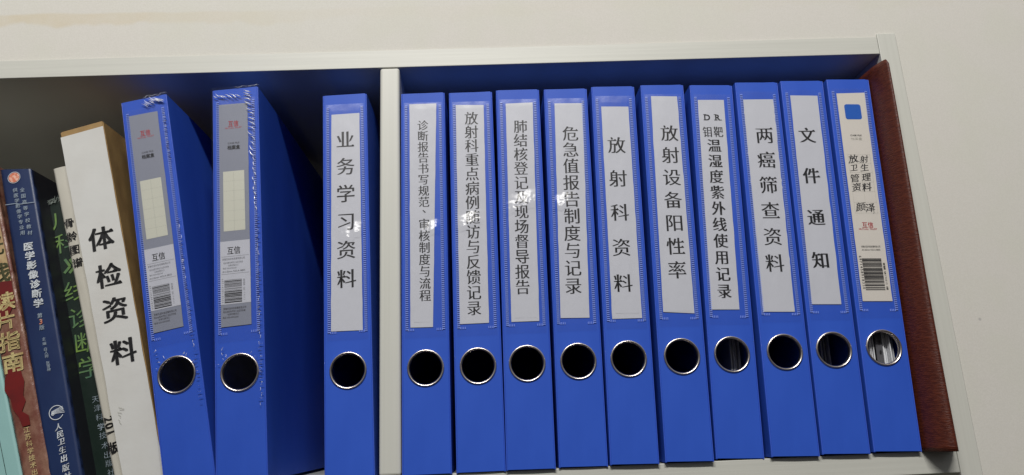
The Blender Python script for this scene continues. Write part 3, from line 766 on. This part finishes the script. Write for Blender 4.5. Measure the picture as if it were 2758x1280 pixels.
# worn film-reading guide
RQ = [(-342.5, 262), (-320.8, 263.5), (-239.4, .5), (-259.8, 0)]
rb, rs, rq = book('paperback_book', 'worn tan and red paperback in clear film, between mint folder and navy textbook', 'book', RQ, (-259.8, 0), -2, 185, 'tan', .8, 'tan', 5, .5)
O = (-259.8, 0)
def onq(Q, O, x, z): return (x-O[0], z-O[1])
q = Print(); q.quad([onq(RQ, O, *p) for p in [(-342, 258), (-322.5, 260), (-291.2, 162.4), (-309.5, 161)]]); q.build('cover_print', 'cream_art', rs, -3.35, label='cream upper panel of the printed spine')
q = Print(); q.quad([onq(RQ, O, *p) for p in [(-309.5, 161), (-291.2, 162.4), (-286.2, 146), (-287, 143), (-289, 136), (-290.5, 131), (-299, 126)]])
q.build('cover_print', 'red_art', rs, -3.42, label='dark red band of the printed spine'); q = Print()
q.quad([onq(RQ, O, *p) for p in [(-284, 93), (-276, 95), (-273.5, 88), (-271, 83), (-270.5, 72), (-268, 68), (-270, 60), (-264.5, 57), (-262.5, 50), (-268, 48.5), (-272, 56), (-277, 62), (-280, 70), (-285, 76), (-286, 84)]])
q.build('cover_print', 'red_art', rs, -3.42, label='ragged dark red patch of the printed spine')
q = Print()
for ch, u, v, w in (('读', -294, 145.8, 16), ('片', -291.2, 130.6, 16), ('指', -286.2, 114, 17), ('南', -281.2, 97.6, 17)): q.char(ch, u-O[0], v, w, w*.95, .22, 'heavy')
q.build('lettering', 'gold_ink', rs, -3.5)
q = Print(); q.char('线', -301.2-O[0], 168.6, 17, 17, .22, 'heavy'); q.char('光', -308.5-O[0], 191, 16, 17, .22, 'bold'); q.build('lettering', 'olive_ink', rs, -3.5)
q = Print(); q.column('江苏科学技术出版社', (-264.8-O[0], 46.4), (-251.8-O[0], 5), 5.0, 4.8, .24, 'sans'); q.build('publisher_lettering', 'gold_ink', rs, -3.5)

# navy textbook
NQ = [(-313, 257.2), (-288.4, 257.2), (-217.6, .6), (-241.2, 0)]
nb, ns, nq = book('textbook', 'navy blue hardcover textbook with white title and copper emblem at its spine top', 'book', NQ, (-241.2, 0), -2, 190, 'navy', .5, 'navy_side', 8, .15)
O = (-241.2, 0)
A = .14
q = Print(); q.disc(-300.4-O[0], 249.6, 4.3); q.build('emblem', 'orange', ns, -3.1)
q = Print(); q.ringline(-300.4-O[0], 249.6, 4.7, .3); q.build('emblem_ring', 'white_ink', ns, -3.1); q = Print()
q.column('医学影像诊断学', (-281.6-O[0], 190.2), (-267.9-O[0], 143.4), 8.0, 7.2, A, 'heavy')
q.build('title_lettering', 'white_ink', ns, -3.1)
q = Print(); q.column('全国高等学校教材', (-292.3-O[0], 238.6), (-281.6-O[0], 201.6), 4.1, 3.9, A, 'sans'); q.build('small_lettering', 'silver_ink', ns, -3.1); q = Print(); q.column('供医学影像学专业用', (-298.1-O[0], 238.6), (-287.4-O[0], 201.8), 4.1, 3.9, A, 'sans')
q.column('第', (-265.6-O[0], 133.4), (-265.6, 1), 4, 4, A, 'bold'); q.column('版', (-262.9-O[0], 123.9), (0, 0), 4, 4, A, 'bold')
for ch, u, v in (('主', -260.3, 114.7), ('编', -259.4, 111.2), ('白', -258.1, 106.8), ('人', -257.3, 104.2), ('驹', -256.6, 101.4), ('张', -255.1, 96.1), ('雪', -254.3, 93.5), ('林', -253.6, 90.9)):
    q.char(ch, u-O[0], v, 3.0, 2.9, A, 'sans')
q.build('small_lettering', 'silver_ink', ns, -3.1)
q = Print(); q.char('3', -264.3-O[0], 128.7, 5.6, 5.6, A, 'heavy'); q.build('edition_number', 'orange', ns, -3.1)
q = Print(); cx_, cy_ = -244.3-O[0], 58.1; q.ringline(cx_, cy_, 5.0, .5, .5, 6.0)
for k in range(5): q.stroke([(cx_-3.6, cy_-1.6+k*.55), (cx_+.5, cy_-.4+k*.8), (cx_+6.2-k*.5, cy_+.2+k*1.1)], .38)
q.ringline(cx_-2.4, cy_-1.2, .7, .35, n=14)
q.build('publisher_emblem', 'white_ink', ns, -3.1)
q = Print()
for ch, u, v in (('人', -241.5, 47.5), ('民', -239.6, 42.1), ('卫', -238.1, 36.6), ('生', -236.6, 30.4), ('出', -234.8, 24.3), ('版', -232.7, 17.6), ('社', -230.6, 11.6)): q.char(ch, u-O[0], v, 5.6, 5.4, .35, 'pen', .2)
q.build('publisher_lettering', 'white_ink', ns, -3.1)
q = Print(); q.stroke([(-304.3-O[0], 226), (-296-O[0], 227), (-293-O[0], 226.2), (-281-O[0], 227.6)], .45); q.build('crease_line', 'silver_ink', ns, -3.15)

# dark green book set back, its top torn
GQ = [(-286.2, 231.5), (-252, 241), (-187, 9), (-224, 0)]
gr, gs, gq = book('diagnosis_book', 'dark green book with torn spine top and green title, half hidden behind the white booklet', 'book', GQ, (-224, 0), 18, 195, 'green', .6, 'navy_side', 11)
O = (-224, 0)
q = Print()
for ch, u, v in (('儿', -273.8, 217.0), ('科', -267.6, 197.9), ('X', -260.8, 177.0), ('线', -255.3, 156.6), ('诊', -248.8, 134.4), ('断', -242.4, 113.8), ('学', -237.0, 93.6)):
    if ch == 'X':
        for s_ in (0, 4.2): q.stroke([(u-2.5+s_-O[0], v+6.5), (u+2.5+s_-O[0], v+.3), (u-1.5+s_-O[0], v-5.5)], 2.2)
    else: q.char(ch, u+3.6-O[0], v, 20, 18.5, .2, 'sans')
q.build('title_lettering', 'green_ink', gs, 17.1)
q = Print()
for ch, u, v in zip('天津科学技术出版社', (-226.6, -224.3, -222.1, -220, -218, -215.7, -213.2, -211.2, -209), (68.2, 61.2, 54, 46.6, 40, 32.4, 25.3, 18.9, 12)): q.char(ch, u-O[0], v, 6, 5.8, .2, 'thin')
q.build('publisher_lettering', 'silver_ink', gs, 17.1)
bm = bmesh.new(); rnd = random.Random(3)
for k in range(130):
    t = rnd.random(); 
    if t < .62: x = -286.6+t/.62*16; z = 231.4+t/.62*6+rnd.uniform(-1.4, 1.6)
    else: x = -287.2+rnd.uniform(-.8, 1.8)+(t-.62)*14; z = 231-(t-.62)*48
    l = rnd.uniform(1.2, 3.4); a = rnd.uniform(0, 6.28); w_ = rnd.uniform(.12, .4); yy = 16.6+rnd.uniform(-1.4, 1.2)
    p1 = Vector((x-O[0], yy, z)); p2 = p1+Vector((math.cos(a)*l, rnd.uniform(-1, 1), math.sin(a)*l)); n_ = Vector((-math.sin(a), .4, math.cos(a)))*w_
    bm.faces.new([bm.verts.new(v*MM) for v in (p1+n_, p1-n_, p2-n_*.4, p2+n_*.4)])
link('torn_paper_edge', from_bm(bm), 'torn', gs, kind='stuff')

# thin off-white booklet
WQ = [(-274.8, 259.3), (-260.2, 262.4), (-183.8, 3.6), (-197.8, 0)]
wr, ws, wq = book('booklet', 'thin off-white booklet with black title, squeezed in between the green book and the kraft box', 'booklet', WQ, (-197.8, 0), 6, 205, 'booklet', 1.0, 'booklet', 14)
O = (-197.8, 0)
q = Print()
for ch, u, v in (('骨', -254.6, 211.2), ('龄', -251.2, 199.6), ('图', -247.6, 188.3), ('谱', -244.0, 177.2)): q.char(ch, u-1.3-O[0], v, 8.6, 8.4, .2, 'bold')
q.build('title_lettering', 'ink', ws, 4.6); q = Print()
for k, ch in enumerate('201'): q.char(ch, -208.6+k*1.35-O[0], 52-k*5, 8.4, 8.8, -math.pi/2+.28, 'bold')
q.char('版', -202.9-O[0], 30.5, 9.4, 9.0, .2, 'heavy')
q.build('lettering', 'ink', ws, 4.6)

# ------------------------------------------------------------------ brown leather folder at the right
lf = root('leather_folder', 'dark red-brown grained leather folder wedged against the right side panel', 'leather folder', (.4265, 0, ZS))
vs = []; fs = []; H_ = 324.0; nz = 80
for j in range(nz+1):
    t = j/nz; z = t*H_
    tp = max(0, (t-.988)/.012)**2           # slightly rounded shoulder at the top
    fr = 435.6+3.4*t-426.5-tp*1.2
    bl = 418.9+11.6*t-426.5+tp*.5; brr = 446.4-426.5
    w = fr-bl; yf = -24+1.0*math.sin(t*5)+tp*1.5
    wob = .25*noise.noise(Vector((0, 0, t*9)))
    prof = [(bl, 200), (bl, 60), (bl-.1, 5), (bl+w*.05, -3), (fr-w*.80+wob, yf+12), (fr-w*.62+wob, yf+6.5), (fr-w*.46+wob, yf+3.2), (fr-w*.33, yf+1.2), (fr-w*.22, yf+.2), (fr-w*.13, yf+.1), (fr-w*.06, yf+.8), (fr-w*.015, yf+2), (fr, yf+4.5), (fr+(brr-fr)*.6, -8), (brr, 4), (brr, 60), (brr, 200)]
    zz = z-tp*1.2*0
    vs += [((x)*MM, y*MM, (zz+(0 if y < 0 else 0))*MM) for x, y in prof]
k = len(prof)
for j in range(nz):
    for i in range(k-1): a = j*k+i; fs.append((a, a+1, a+k+1, a+k))
fs.append(tuple(range(k))); fs.append(tuple(nz*k+i for i in range(k)))
link('leather_cover', mesh(vs, fs, True), 'leather', lf)
link('page_block', box_mesh(-.004, .016, .02, .19, .004, .316), 'pages', lf)

bpy.data.objects.remove(_fo)
S.cycles.use_denoising = True
S.cycles.max_bounces = 8; S.cycles.transparent_max_bounces = 12
